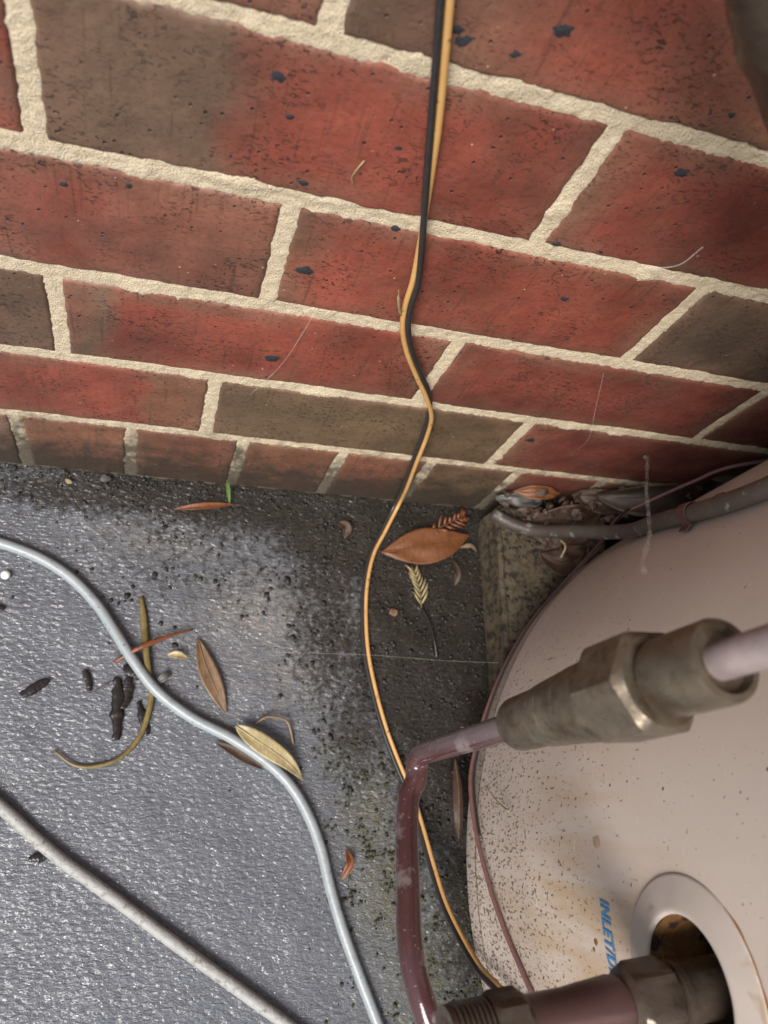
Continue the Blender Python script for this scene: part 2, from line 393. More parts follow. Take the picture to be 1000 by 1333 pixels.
def noisy_edge(s, t): return .0026 * max(0, mn.noise(Vector((s * 62, t * 41, 8.3))) - .18) + .0011 * mn.noise(Vector((s * 130, t * 37, 1.7))) + .0007 * mn.noise(Vector((s * 420, t * 37, 5.1)))
def make_brick(xa, xb, za, zb, colour, fine=True, sid=0):
    nxg, nzg = (int((xb - xa) / .0026), int((zb - za) / .0026)) if fine else (8, 4)
    def axis(n, a, b):
        e = [0, .0008, .0018, .0030]
        q = [a + t for t in e] + list(np.linspace(a + .0065, b - .0065, max(2, n - 8))) + [b - t for t in e[::-1]]
        return q
    us = axis(nxg, xa, xb); vs = axis(nzg, za, zb); v = []; cc = []
    r = .0030
    for zq in vs:
        for xq in us:
            ex = min(xq - xa, xb - xq); ez = min(zq - za, zb - zq); e = min(ex, ez)
            y = 0.0
            if e < r: y = r - math.sqrt(max(0, r * r - (r - e) ** 2))
            y = min(y * .95, .0034)
            # ragged arrises
            x2, z2 = xq, zq
            wgt = max(0, 1 - e / .009)
            if fine:
                x2 += wgt * (noisy_edge(zq + sid, xa) if ex < ez + .002 else 0) ; z2 += wgt * (noisy_edge(xq + sid, za) if ez <= ex + .002 else 0)
                y += .0007 * mn.noise(Vector((xq * 28, zq * 28, sid))) + .0003 * mn.noise(Vector((xq * 130, zq * 130, sid)))
            v.append((x2, y, z2)); u = (xq - xa) / (xb - xa); w = (zq - za) / (zb - za)
            wob = .05 * mn.noise(Vector((xq * 20, zq * 30, sid + 3))); c = ramp_u(colour, u + wob)
            eb = max(0, 1 - min(ez / .016, ex / .022)); eb = min(1, eb * (.75 + 1.2 * mn.noise(Vector((xq * 25, zq * 40, sid + 9)))))
            if eb > 0: c = mixc(c, (.150, .085, .055), .62 * eb)
            k = 1 + .40 * mn.noise(Vector((xq * 16, zq * 22, sid + 20))) + .25 * mn.noise(Vector((xq * 60, zq * 60, sid + 30)))
            cc.append((c[0] * k, c[1] * k, c[2] * k, 1))
    n = len(us); f = [(j * n + i, j * n + i + 1, (j + 1) * n + i + 1, (j + 1) * n + i) for j in range(len(vs) - 1) for i in range(n - 1)]
    # back of the unit: sides run 100 mm into the wall
    rim = [i for i in range(n)] + [j * n + n - 1 for j in range(1, len(vs))] + [(len(vs) - 1) * n + i for i in range(n - 2, -1, -1)] + [j * n for j in range(len(vs) - 2, 0, -1)]
    b = len(v); 
    for i in rim: v.append((v[i][0], .10, v[i][2])); cc.append(cc[i])
    L = len(rim)
    for i in range(L): f.append((rim[(i + 1) % L], rim[i], b + i, b + (i + 1) % L))
    f.append(tuple(b + i for i in range(L))[::-1])
    return link('brick', v, f, BRICK, wall, cols=cc)

HP = .0040
SOLID = lambda c: [(0, c), (1, c)]
# colour along each unit, left to right, keyed by (row, index of the unit whose left joint is the listed one)
PERP = {0: [-.117, -.034, .0477, .1337, .216, .2944, .3765, .4622, .545, .628, .711, .794], 1: [-.137, .1030, .3425, .583, .823], 2: [-.234, .007, .2463, .4865, .727, .967],
        3: [-.118, .1222, .3622, .603, .843], 4: [-.232, .0085, .2500, .491, .731], 5: [-.121, .1192, .3595, .600, .840]}
COLR = {(5, 0): SOLID(RB), (5, 1): [(0, BRN), (.30, RB), (.42, RED), (.62, RB), (1, RB)],
        (4, 0): [(0, RED), (1, RED)], (4, 1): [(0, BRN), (.30, BRN), (.335, RB), (.39, RED), (.8, RED), (1, RED2)], (4, 2): [(0, RB), (.12, RED2), (1, DKR)],
        (3, 0): [(0, PINKR), (.45, PINKR), (.58, RED), (.66, PINKR), (.72, RB), (1, RB)], (3, 1): [(0, ORB), (.1, RED), (.9, RED), (1, RED2)], (3, 2): [(0, DRK), (1, DRK)],
        (2, 0): [(0, ORB), (.82, RB), (.90, BRN), (1, BRN)], (2, 1): [(0, RB), (.07, BRN), (.13, RED), (.8, RED), (1, RB)], (2, 2): [(0, RED2), (1, DKR)], (2, 3): SOLID(DKR),
        (1, 0): [(0, PINKR), (.55, RED), (.80, RED), (.84, ORB), (1, ORB)], (1, 1): [(0, KHA), (1, KHA)], (1, 2): [(0, RB), (.2, DKR), (1, DKR)],
        (0, 0): SOLID(BRN), (0, 1): SOLID(ORB), (0, 2): [(0, ORB), (1, RB)], (0, 3): SOLID(ORB), (0, 4): [(0, ORB), (.6, RB), (1, KHA)], (0, 5): SOLID(KHA), (0, 6): SOLID(DKR), (0, 7): SOLID(RB)}
pal = [RED, RB, RED2, ORB, PINKR, BRN, RED]
bricks = {}
NROW = 12
joints = []
for k in range(NROW):
    if k in PERP: P = PERP[k]
    else: P = [q for q in (PERP[4] if k % 2 == 0 else PERP[5])]
    za, zb = zbed(k) + HB[k], zbed(k + 1) - HB[k + 1]
    for i in range(len(P) - 1):
        if P[i] > .80: continue
        xa, xb = P[i] + HP, P[i + 1] - HP
        fine = k <= 5 and xb > -.07 and xa < (.30 + .35 * max(0, (.45 - za) / .45))
        c = COLR.get((k, i)) or SOLID(pal[(k * 3 + i * 5) % len(pal)])
        bricks[(k, i)] = make_brick(xa, xb, za, zb, c, fine, k * 7.3 + i * 1.9)
    # plain units further along the wall, left of the picture
    step = .083 if k == 0 else .2402; q = P[0]; i = 0
    while q > -1.0:
        make_brick(q - step + HP, q - HP, za, zb, SOLID(pal[(k * 2 + i * 3) % len(pal)]), False, k * 3.1 + i); q -= step; i += 1
    joints.append((za, zb, P))

# mortar: gritty sheet in the joints, a little behind the brick faces
st = .0016; X0, X1 = -.12, .62; Z0, Z1 = -.002, .56
mx = np.arange(X0, X1 + st / 2, st); mz = np.arange(Z0, Z1, st)
vid = {}; mv = []; mf = []
def injoint(x, z):
    d = 9.
    for k in range(7):
        d = min(d, abs(z - zbed(k)) - HB[k])
    for k in range(7):
        if zbed(k) < z < zbed(k + 1):
            P = PERP[k] if k in PERP else PERP[4 if k % 2 == 0 else 5]
            d = min(d, min(abs(x - q) - HP for q in P))
    return d
dist = np.array([[injoint(x, z) for x in mx] for z in mz]); keep = dist < .0085
def mid_(i, j):
    key = (i, j)
    if key not in vid:
        x, z = mx[i], mz[j]
        y = .0010 + .0007 * mn.noise(Vector((x * 190, z * 190, 2))) + .0009 * mn.noise(Vector((x * 480, z * 480, 4))) + .0005 * mn.noise(Vector((x * 40, z * 40, 8))) + max(0, dist[j, i]) * .30 - .0030 * max(0, mn.noise(Vector((x * 48, z * 48, 15))) - .22)
        vid[key] = len(mv); mv.append((x, y, z))
    return vid[key]
for j in range(len(mz) - 1):
    for i in range(len(mx) - 1):
        if keep[j, i] and keep[j + 1, i] and keep[j, i + 1] and keep[j + 1, i + 1]:
            mf.append((mid_(i, j), mid_(i + 1, j), mid_(i + 1, j + 1), mid_(i, j + 1)))
# the rest of the bedding: solid core the units sit in
ZT = zbed(NROW)
cv, cf = box_mesh(-1.20, .86, .0043, .11, -.05, ZT - .004, 0)
bb = len(mv); mv += [tuple(q) for q in cv]; mf += [tuple(i + bb for i in q) for q in cf]
link('mortar', mv, mf, MORTAR, wall)

# dark iron spots burnt into the faces
def blob(cx, cz, r, y=-.0002, n=26, name='iron_spot', mat=None, par=None, t=.00012):
    vs = [(cx, y - t, cz)]; fs = []
    for ring, (q, yy) in enumerate(((.55, y - t * .8), (1.0, y + .0009))):
        for i in range(n):
            a = 2 * math.pi * i / n; rr = r * q * (1 + .5 * mn.noise(Vector((math.cos(a) * 1.6 + cx * 90, math.sin(a) * 1.6 + cz * 90, 1))) + .35 * mn.noise(Vector((math.cos(a) * 5 + cx * 90, math.sin(a) * 5 + cz * 90, 4))))
            vs.append((cx + rr * math.cos(a) * 1.15, yy, cz + rr * math.sin(a) * .8))
    for i in range(n):
        j = (i + 1) % n; fs += [(0, 1 + j, 1 + i), (1 + i, 1 + j, 1 + n + j, 1 + n + i)]
    return link(name, vs, fs, mat or IRON, par)
def brick_at(x, z):
    for k in range(NROW):
        if zbed(k) < z < zbed(k + 1):
            P = PERP[k] if k in PERP else PERP[4 if k % 2 == 0 else 5]
            for i in range(len(P) - 1):
                if P[i] < x < P[i + 1] and (k, i) in bricks: return bricks[(k, i)]
for x, z, r in ((.1039, .4213, .0034), (.1118, .4039, .0017), (.1248, .3695, .0022), (.2041, .4708, .0038), (.1709, .4562, .0052), (.1655, .4600, .0032), (.1915, .4566, .0030),
                (.293, .4239, .0036), (.1383, .3078, .0042), (.1344, .2165, .0046), (.0966, .2322, .0036), (.2609, .3645, .0022), (.2883, .3244, .0030), (.355, .1526, .0045),
                (.2704, .4066, .0018), (.2934, .4572, .0016), (.161, .4012, .0018), (.0818, .3932, .0024), (.047, .3455, .0022), (.2228, .4704, .0012), (.018, .338, .0018), (.1760, .352, .002)):
    o = brick_at(x, z)
    if o is not None: blob(x, z, r * 1.25, par=o)

# ------------------------------------------------------------------ pavers under the heater
def paver(x0, x1, y0, y1, label):
    v, f = box_mesh(x0, x1, y0, y1, -.002, .045, .004)
    bm = bmesh.new(); vs = [bm.verts.new(q) for q in v]
    for q in f: bm.faces.new([vs[i] for i in q])
    bmesh.ops.subdivide_edges(bm, edges=bm.edges[:], cuts=9, use_grid_fill=True)
    for q in bm.verts: q.co += Vector((mn.noise(q.co * 70), mn.noise(q.co * 70 + Vector((9, 0, 0))), mn.noise(q.co * 70 + Vector((0, 9, 0))))) * .0016
    bm.verts.index_update(); v = [q.co.copy() for q in bm.verts]; f = [[q.index for q in p.verts] for p in bm.faces]; bm.free()
    return tag(link('paver', v, f, PAVER, auto=50), label, 'paver')
paver(.374, .489, -.198, -.012, 'dirty tan paver with its corner showing by the wall under the copper pipe')
TC = np.array([.6298, -.3277]); TR = .3135
v, f = box_mesh(.495, .77, -.58, -.07, -.002, .0455, .006); tag(link('plinth', v, f, PAVER, auto=50), 'low dark masonry plinth under the middle of the water heater', 'plinth')

# ------------------------------------------------------------------ water heater
heater = empty('water_heater', (TC[0], TC[1], .045), 'tall beige cylindrical water heater speckled with mud beside the brick wall', 'water heater')
def on_tank(s, z, off=0.0):
    th = s / TR; return (TC[0] + math.cos(th) * (TR + off), TC[1] + math.sin(th) * (TR + off), z)
PS, PZ = 1.006, .313           # inlet port centre, arc length and height
HR = .0295; SQ = .05
ss = list(np.arange(PS - SQ, PS + SQ + 1e-9, .0025)); nS = len(ss)
rest = list(np.linspace(PS + SQ, PS - SQ + 2 * math.pi * TR, 520))[1:-1]
allS = ss + rest
lo = [(.058, -.005), (.0595, -.0018), (.062, -.0008), (.0826, -.0008), (.083, .0008), (.087, .0008), (.12, .0008), (.18, .0008), (PZ - SQ, .0008)]
hi = [(PZ + SQ, .0008), (.5, .0008), (.8, .0008), (1.2, .0008), (1.45, .0008), (1.47, -.004), (1.478, -.02), (1.48, -.3134)]
v = []; f = []; n = len(allS)
for z, o in lo + hi:
    for s in allS: v.append(on_tank(s, z, o))
def quadrow(a, b, skip):
    for i in range(n):
        if skip and i < nS - 1: continue
        f.append((a * n + i, b * n + i, b * n + (i + 1) % n, a * n + (i + 1) % n))
for k in range(len(lo) + len(hi) - 1): quadrow(k, k + 1, k == len(lo) - 1)
# patch with the round port cut in it
nseg = 96; b = len(v); rings = (0, .25, .5, .75, 1)
for t in rings:
    for k in range(nseg):
        a = 2 * math.pi * k / nseg; ca, sa = math.cos(a), math.sin(a); q = SQ / max(abs(ca), abs(sa))
        r = HR * (1 - t) + q * t; v.append(on_tank(PS + r * ca, PZ + r * sa, .0008))
for i in range(len(rings) - 1):
    for k in range(nseg):
        k2 = (k + 1) % nseg; f.append((b + i * nseg + k, b + (i + 1) * nseg + k, b + (i + 1) * nseg + k2, b + i * nseg + k2))
jk = link('jacket', v, f, TANK, heater, auto=35)
v, f = lathe_mesh((TC[0], TC[1], .0824), (0, 0, 1), [(0, TR - .01), (.0001, TR + .0010), (.0011, TR + .0012), (.0012, TR - .01)], 256); link('seam', v, f, SEAM, heater, auto=30)
v, f = lathe_mesh((TC[0], TC[1], .046), (0, 0, 1), [(0, .262), (.002, .264), (.013, .264), (.0135, .300)], 96); link('foot_ring', v, f, BLACK, heater)
v, f = lathe_mesh((TC[0], TC[1], .0585), (0, 0, 1), [(0, .309), (.0008, .309)], 96); link('base_plate', v, f, BLACK, heater)
# collar round the port, domed ring with an inner lip
v = []; f = []; prof = [(.0442, .0006), (.0440, .0013), (.0434, .0017), (.0425, .0019), (.036, .0030), (.0305, .0041), (.0290, .0043), (.0280, .0041), (.0274, .0034), (.0271, .0024)]
for r, o in prof:
    for k in range(nseg):
        a = 2 * math.pi * k / nseg; v.append(on_tank(PS + r * math.cos(a), PZ + r * math.sin(a), o))
for i in range(len(prof) - 1):
    for k in range(nseg):
        k2 = (k + 1) % nseg; f.append((i * nseg + k, (i + 1) * nseg + k, (i + 1) * nseg + k2, i * nseg + k2))
link('port_collar', v, f, COLLAR, heater)
v = []; f = []
for r, o in ((.0271, .0026), (.0262, .0010), (.0285, -.035), (.012, -.040), (.001, -.040)):
    for k in range(nseg):
        a = 2 * math.pi * k / nseg; rr = r * (1 + .05 * mn.noise(Vector((math.cos(a) * 2, math.sin(a) * 2, o * 100)))) if .0265 < r < .0286 and o < 0 else r
        v.append(on_tank(PS + rr * math.cos(a), PZ + rr * math.sin(a), o))
for i in range(4):
    for k in range(nseg):
        k2 = (k + 1) % nseg; f.append((i * nseg + k, (i + 1) * nseg + k, (i + 1) * nseg + k2, i * nseg + k2))
link('port_recess', v, f, FOAM, heater)
# rusty tide mark round part of the collar
v = []; f = []; K = 70
for i in range(K + 1):
    a = math.radians(-62 + 200 * i / K)      # from below-outer side up and over
    w = .0028 * (.35 + abs(mn.noise(Vector((i * .16, 0, 0)))) * 1.8) * math.sin(math.pi * (i + .5) / (K + 1)) ** .5
    for r in (.0434, .0440 + w): v.append(on_tank(PS + r * math.cos(a + 0.0), PZ + r * math.sin(a), .00115))
for i in range(K): f.append((2 * i, 2 * i + 2, 2 * i + 3, 2 * i + 1))
link('rust_mark', v, f, RUST, heater)
# rust bloom spots
def tank_blob(s, z, r, mat, name):
    v = [on_tank(s, z, .0012)]; f = []; n = 18
    for i in range(n):
        a = 2 * math.pi * i / n; q = r * (1 + .3 * mn.noise(Vector((math.cos(a) + s * 50, math.sin(a) + z * 50, 0))))
        v.append(on_tank(s + q * math.cos(a), z + q * math.sin(a), .0009))
    for i in range(n): f.append((0, 1 + i, 1 + (i + 1) % n))
    link(name, v, f, mat, heater)
TST = simple('yellow_stain', (.36, .25, .15), .5, 0, .3, 300, .0001, .4)
tank_blob(.951, .2456, .0036, TST, 'stain_spot')
tank_blob(1.000, .2365, .0018, RUST, 'stain_spot'); tank_blob(1.004, .2335, .0012, RUST, 'stain_spot')
# printed words, reading round the jacket
tc = bpy.data.curves.new('inlet_lettering', 'FONT'); tc.body = 'INLET/DRAIN'; tc.size = 1.0; tc.shear = .28; tc.space_character = 1.12; tc.offset = .032
to = bpy.data.objects.new('inlet_lettering_source', tc); C.objects.link(to)
dg = bpy.context.evaluated_depsgraph_get(); tm = to.evaluated_get(dg).to_mesh()
tv = np.array([q.co[:] for q in tm.vertices]); tf = [list(p.vertices) for p in tm.polygons]
to.evaluated_get(dg).to_mesh_clear(); bpy.data.objects.remove(to)
capH = .0080; CW = .0525
sx = CW / (tv[:, 0].max() - tv[:, 0].min()); sz = capH / .70
vv = [on_tank(.9785 + (q[0] - tv[:, 0].min()) * sx, .2462 + q[1] * sz, .00125) for q in tv]
link('lettering', vv, tf, INK, heater, smooth=False)

# ------------------------------------------------------------------ inlet fitting screwed into the port
th = PS / TR; AX = np.array([math.cos(th), math.sin(th), 0.0]); O = np.array(on_tank(PS + .004, .3085, 0))
fit = empty('inlet_fitting', tuple(O + AX * .05), 'dark bronze threaded fitting screwed into the heater port at the bottom edge', 'pipe fitting')
v, f = lathe_mesh(O, AX, [(-.03, .0125), (.006, .0125), (.0065, .0135), (.010, .0135), (.0105, .0125), (.013, .0125)], 40); link('nipple', v, f, BRONZE, fit, auto=30)
v, f = lathe_mesh(O, AX, [(.012, .0140), (.014, .0166), (.030, .0166), (.033, .0142), (.035, .0112)], 48, (1, 2)); link('hex_nut', v, f, BRONZE, fit, auto=25)
v, f = lathe_mesh(O, AX, [(.034, .0110), (.040, .0124), (.055, .0114), (.062, .0108), (.080, .0108), (.083, .0120)], 40); link('copper_sleeve', v, f, COPPERB, fit, auto=40)
v, f = lathe_mesh(O, AX, [(.082, .0122), (.084, .0150), (.096, .0150), (.098, .0132)], 48, (1, 2)); link('union_nut', v, f, BRONZE, fit, auto=25)
pr = []
for i in range(7): pr += [(.098 + i * .0022, .0118), (.0990 + i * .0022, .0131)]
pr += [(.1134, .0118), (.1140, .0125), (.1165, .0122), (.1165, .0085), (.106, .0085)]
v, f = lathe_mesh(O, AX, pr, 40); link('thread', v, f, BRONZE, fit, auto=40)

# ------------------------------------------------------------------ riser pipe with check valve
riser = empty('water_pipe', (.2263, -.2483, .2), 'purple-brown bent water pipe with a brass valve on its upright leg', 'water pipe')
A = np.array([.2307, -.2458, .200]); B = np.array([.2522, -.2309, .455]); D = (B - A); D /= np.linalg.norm(D)
low = [A + D * .19, A + D * .10, A + D * .03, A + D * .012 + np.array([0, 0, 0]), A + np.array([-.0006, -.0045, .0040]), A + np.array([-.0015, -.014, .0030]), (.2237, -.2695, .205), (.2172, -.2925, .219), (.2131, -.3135, .231), (.2096, -.3327, .241), (.2103, -.3490, .246), (.2160, -.3680, .248), (.228, -.395, .247), (.25, -.44, .243), (.27, -.52, .235), (.28, -.70, .22)]
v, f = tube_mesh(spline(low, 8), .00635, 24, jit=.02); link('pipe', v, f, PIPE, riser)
v, f = tube_mesh(spline([A + D * .22, A + D * .27, A + D * .36, A + D * .62], 8), .00635, 24); link('pipe', v, f, CHALK, riser)
v, f = lathe_mesh(A, D, [(.115, .0085), (.116, .0116), (.118, .0122), (.136, .0126), (.1395, .0118)], 40); link('lower_nut', v, f, BRASS, riser, auto=30)
v, f = lathe_mesh(A, D, [(.139, .0112), (.1415, .0112), (.142, .0134), (.151, .0142), (.1513, .0132), (.1523, .0132), (.1526, .0143), (.166, .0153), (.1663, .0144), (.1673, .0144), (.1676, .0156), (.180, .0162), (.1835, .0156), (.1845, .0140)], 48); link('valve_body', v, f, BRASS, riser, auto=30)
v, f = lathe_mesh(A, D, [(.184, .0150), (.1865, .0208), (.2105, .0208), (.2135, .0165), (.2138, .0118)], 48, (1, 2)); link('hex_nut', v, f, BRASS, riser, auto=22)
v, f = lathe_mesh(A, D, [(.2130, .0112), (.2160, .0112), (.2163, .0138), (.2175, .0142), (.242, .0142), (.2438, .0136), (.2442, .0112), (.2410, .0100), (.2408, .0068)], 48); link('compression_nut', v, f, BRASS, riser, auto=28)

# ------------------------------------------------------------------ copper pipe strapped to the heater
PD = .0060
cp = [(.3688, -.0223, .047), (.3874, -.0339, .052), (.4062, -.0425, .064), (.4235, -.0535, .098), (.4343, -.0660, .135), (.4235, -.0880, .205), (.4098, -.1005, .252), (.3990, -.1100, .292), (.3920, -.1172, .332), (.3890, -.1200, .375), (.388, -.122, .45), (.388, -.122, .8)]
# keep it just outside the jacket
cq = []
for x, y, z in spline(cp, 8):
    d = np.array([x, y]) - TC; r = np.linalg.norm(d)
    if r < TR + PD + .0015: d = d / r * (TR + PD + .0015); x, y = TC + d
    cq.append((x, y, z))
cq = np.array(cq)
drain = empty('copper_pipe', cp[0], 'dull brown copper pipe lying over the paver and running up beside the heater', 'copper pipe')
v, f = tube_mesh(cq, PD, 20, jit=.03); link('pipe', v, f, COPPER, drain)
# flat strap bent round the pipe and screwed to the jacket
i0 = int(np.argmin(abs(cq[:, 2] - .262))); Pm = cq[i0]; T = cq[i0 + 2] - cq[i0 - 2]; T /= np.linalg.norm(T)
rad = np.array([Pm[0] - TC[0], Pm[1] - TC[1], 0]); rad /= np.linalg.norm(rad); rad -= T * (rad @ T); rad /= np.linalg.norm(rad); tan = np.cross(T, rad)
v = []; f = []
path = [(-.024, -.0052), (-.010, -.0050), (-.0066, -.002)] + [(-.0066 * math.cos(a), .0066 * math.sin(a)) for a in np.linspace(.2, math.pi - .2, 10)] + [(.0066, -.002), (.0075, -.0042), (.012, -.0050)]
for a, h in path:
    for w, o in ((-.006, 0), (.006, 0), (.006, .0009), (-.006, .0009)):
        v.append(Pm + tan * a + rad * (h + o) + T * w)
for i in range(len(path) - 1):
    for k in range(4): f.append((i * 4 + k, i * 4 + (k + 1) % 4, (i + 1) * 4 + (k + 1) % 4, (i + 1) * 4 + k))
f += [(3, 2, 1, 0), tuple(len(v) - 4 + k for k in range(4))]
link('strap', v, f, COPPERB, drain, auto=40)

# corroded pipe crossing high up at the right
ob = empty('corroded_pipe', (.23, -.055, .55), 'blurred corroded brown pipe with green patina crossing the top right corner', 'pipe')
pp = spline([(.0, -.045, 1.1), (.0, -.045, .90), (.02, -.046, .74), (.10, -.050, .640), (.17, -.052, .583), (.225, -.052, .541), (.262, -.052, .511), (.292, -.052, .487), (.33, -.056, .458), (.40, -.075, .43), (.46, -.100, .405)], 8)
v, f = tube_mesh(pp, [.0135 + .0022 * math.sin(i * .33) for i in range(len(pp))], 24, jit=.10); link('pipe', v, f, BRONZE, ob)

# ------------------------------------------------------------------ cables
def cable(name, pts, r, mat, label, cat, jit=.0, n=8):
    v, f = tube_mesh(spline(pts, n), r, 20, jit=jit); return tag(link(name, v, f, mat), label, cat)
GC = [[-.30, .03, .0058], [-.17, -.03, .0058], [-.0788, -.0629, .0058], [-.0447, -.0704, .0058], [-.0152, -.0804, .0058], [.0095, -.0947, .0058], [.0321, -.1157, .0058], [.0491, -.1386, .0065], [.0658, -.162, .0075], [.0853, -.1844, .0065], [.1132, -.2041, .0058], [.144, -.2192, .0062], [.1722, -.2368, .0066], [.1931, -.2556, .006], [.2083, -.2787, .0058], [.2185, -.303, .0058], [.226, -.3305, .0058], [.2369, -.3627, .0058], [.2499, -.3941, .0058], [.2626, -.4238, .0058], [.2739, -.4521, .0058], [.30, -.52, .0058], [.31, -.70, .0058]]
GC = [[a, min(b, -.012), c] for a, b, c in GC]
cable('grey_cable', [[a, b, c - .0008] for a, b, c in GC], .0043, CABLE, 'smooth pale blue-grey cable snaking across the wet concrete past the leaves', 'cable', .02)
CD = [[-.25, -.10, .0072], [-.15, -.17, .0072], [-.0606, -.2332, .0072], [-.0158, -.2672, .0072], [.0237, -.2997, .0072], [.0683, -.3308, .0072], [.1131, -.3622, .0072], [.1581, -.3932, .0072], [.1931, -.4174, .0072], [.2318, -.4453, .0072], [.32, -.51, .0072], [.42, -.60, .0072]]
cable('conduit', [[a, b, .0047] for a, b, c in CD], .0045, CONDUIT, 'thicker weathered off-white conduit lying across the bottom left corner', 'conduit', .05)

# twin wire: black and tan cores side by side, twisting on the way down
tw = [([.135, -.006, .56], 0), ([.1495, -.0045, .4916], 0), ([.1556, -.0040, .4718], 0), ([.1618, -.0040, .4514], 0), ([.171, -.0040, .4205], -12), ([.1801, -.0040, .3875], -55), ([.1894, -.0042, .3533], -95), ([.1968, -.0055, .3227], -140), ([.1996, -.007, .3013], -165), ([.2051, -.008, .2809], -180), ([.2159, -.008, .2581], -185), ([.2314, -.007, .2322], -200), ([.247, -.0055, .2065], -235), ([.2591, -.0050, .1788], -300), ([.2662, -.006, .1458], -335), ([.2703, -.0105, .1119], -340), ([.2795, -.011, .060], -335),
      ([.2868, -.0085, .017], -330), ([.2763, -.0325, .0065], -325), ([.2644, -.057, .0048], -325), ([.2581, -.0852, .0046], -325), ([.2563, -.1136, .0046], -330), ([.258, -.1477, .0046], -335), ([.2644, -.1806, .0046], -335), ([.2734, -.2124, .0046], -340), ([.2842, -.2404, .0046], -340), ([.2944, -.2648, .006], -335), ([.3006, -.2914, .012], -330), ([.305, -.3167, .02], -320), ([.3086, -.3428, .034], -320), ([.3120, -.3640, .056], -320), ([.3132, -.3790, .083], -320), ([.3122, -.3858, .1157], -320), ([.3155, -.3962, .1452], -320), ([.317, -.4045, .1706], -320), ([.325, -.44, .26], -320), ([.34, -.475, .40], -320)]
tp = spline([q[0] for q in tw], 10); ta = np.interp(np.linspace(0, len(tw) - 1, len(tp)), range(len(tw)), [q[1] for q in tw])
T = np.gradient(tp, axis=0); T /= np.linalg.norm(T, axis=1)[:, None]
RW = .00172; cores = ([], [])
for P, t, a in zip(tp, T, ta):
    r = np.array([1., 0, 0]); r -= t * (r @ t); r /= np.linalg.norm(r); fr = np.cross(t, r)
    if fr @ (np.array([.073, -.273, .6435]) - P) < 0: fr = -fr
    d = r * math.cos(math.radians(a)) + fr * math.sin(math.radians(a))
    cores[0].append(P + d * RW * 1.0); cores[1].append(P - d * RW * 1.0)
twin = empty('twin_wire', (.28, -.03, .006), 'thin black and tan twin wire hanging down the bricks and trailing over the slab', 'wire')
v, f = tube_mesh(np.array(cores[0]), RW, 12); o1 = link('tan_core', v, f, TAN, twin)
v, f = tube_mesh(np.array(cores[1]), RW, 12); o2 = link('black_core', v, f, WBLACK, twin)
v, f = tube_mesh(spline([(.1872, -.0125, .3215), (.1905, -.0118, .3115), (.1945, -.0100, .3015), (.1975, -.0085, .295)], 5), [.0002] * 3 + [.0009] * 10 + [.0004] * 3, 7)
link('frayed_end', v, f, L_PALE, twin)

PK = [[.60, .00 - .005, .20], [.537, -.0100, .17], [.5179, -.0140, .14], [.495, -.022, .11], [.470, -.035, .095], [.4487, -.0600, .095], [.4300, -.0790, .092], [.4085, -.1014, .085], [.3788, -.1332, .0806], [.3556, -.1657, .0789], [.3377, -.1983, .0781], [.3264, -.2275, .0763], [.3181, -.2529, .0779], [.3139, -.2799, .0878], [.3121, -.3051, .1014], [.3123, -.3306, .1158], [.3143, -.3533, .13], [.3164, -.3716, .1444], [.3183, -.3834, .1527], [.3204, -.399, .1611], [.327, -.43, .18], [.34, -.46, .20]]
pq = []
for x, y, z in spline(PK, 8):
    d = np.array([x, y]) - TC; r = np.linalg.norm(d)
    if r < TR + .0028: d = d / r * (TR + .0028); x, y = TC + d
    pq.append((x, y, z))
v, f = tube_mesh(np.array(pq), .0017, 12); tag(link('pink_wire', v, f, PINK), 'thin pinkish brown wire looped round the foot of the heater', 'wire')
blk = []
for i, (x, y, z) in enumerate(pq):
    d = np.array([x, y]) - TC; d = d / np.linalg.norm(d); w = .5 + .5 * math.sin(i * .08)
    blk.append((x + d[0] * .0008, y + d[1] * .0008, z + .004 + .004 * w))
b0 = blk[30:110]
b0 = [(TC[0] + (np.array(q[:2]) - TC)[0] / np.linalg.norm(np.array(q[:2]) - TC) * max(np.linalg.norm(np.array(q[:2]) - TC), TR + .0016), TC[1] + (np.array(q[:2]) - TC)[1] / np.linalg.norm(np.array(q[:2]) - TC) * max(np.linalg.norm(np.array(q[:2]) - TC), TR + .0016), q[2]) for q in b0]
v, f = tube_mesh(np.array(b0), .0010, 8); tag(link('black_wire', v, f, WBLACK), 'fine black wire just above the pinkish wire at the heater foot', 'wire')

# ------------------------------------------------------------------ leaves and litter
def leaf_mesh(spine, width, curl=.15, tip=1.0, fold=.0, n=5, wob=.05, up=(0, 0, 1), thick=.00035, seed=0, asym=0, power=.8):
    P = spline(spine, 7); T = np.gradient(P, axis=0); T /= np.linalg.norm(T, axis=1)[:, None]
    U = np.array(up, float); v = []; f = []; m_ = len(P); K = 2 * n + 1
    AL = np.concatenate([[0], np.cumsum(np.linalg.norm(np.diff(P, axis=0), axis=1))]); AL /= AL[-1]
    for layer in (0, 1):
        for i in range(m_):
            t = AL[i]; w = width * .5 * max(.015, math.sin(math.pi * min(1, max(0, t)) ** tip)) ** power
            B = np.cross(T[i], U); B /= np.linalg.norm(B); N = np.cross(B, T[i])
            for k in range(-n, n + 1):
                q = k / n; ww = w * (1 + asym * q)
                h = fold * abs(q) * w + curl * q * q * w + wob * width * mn.noise(Vector((t * 4 + seed, q * 1.6, seed)))
                v.append(P[i] + B * q * ww + N * (h - layer * thick))
    for i in range(m_ - 1):
        for k in range(K - 1):
            a = i * K + k; f.append((a, a + 1, a + K + 1, a + K)); c = a + m_ * K; f.append((c + 1, c, c + K, c + K + 1))
    o = m_ * K
    for i in range(m_ - 1):
        for k in (0, K - 1):
            a = i * K + k; f.append((a, a + K, a + K + o, a + o) if k == 0 else (a + K, a, a + o, a + K + o))
    return v, f, P, T

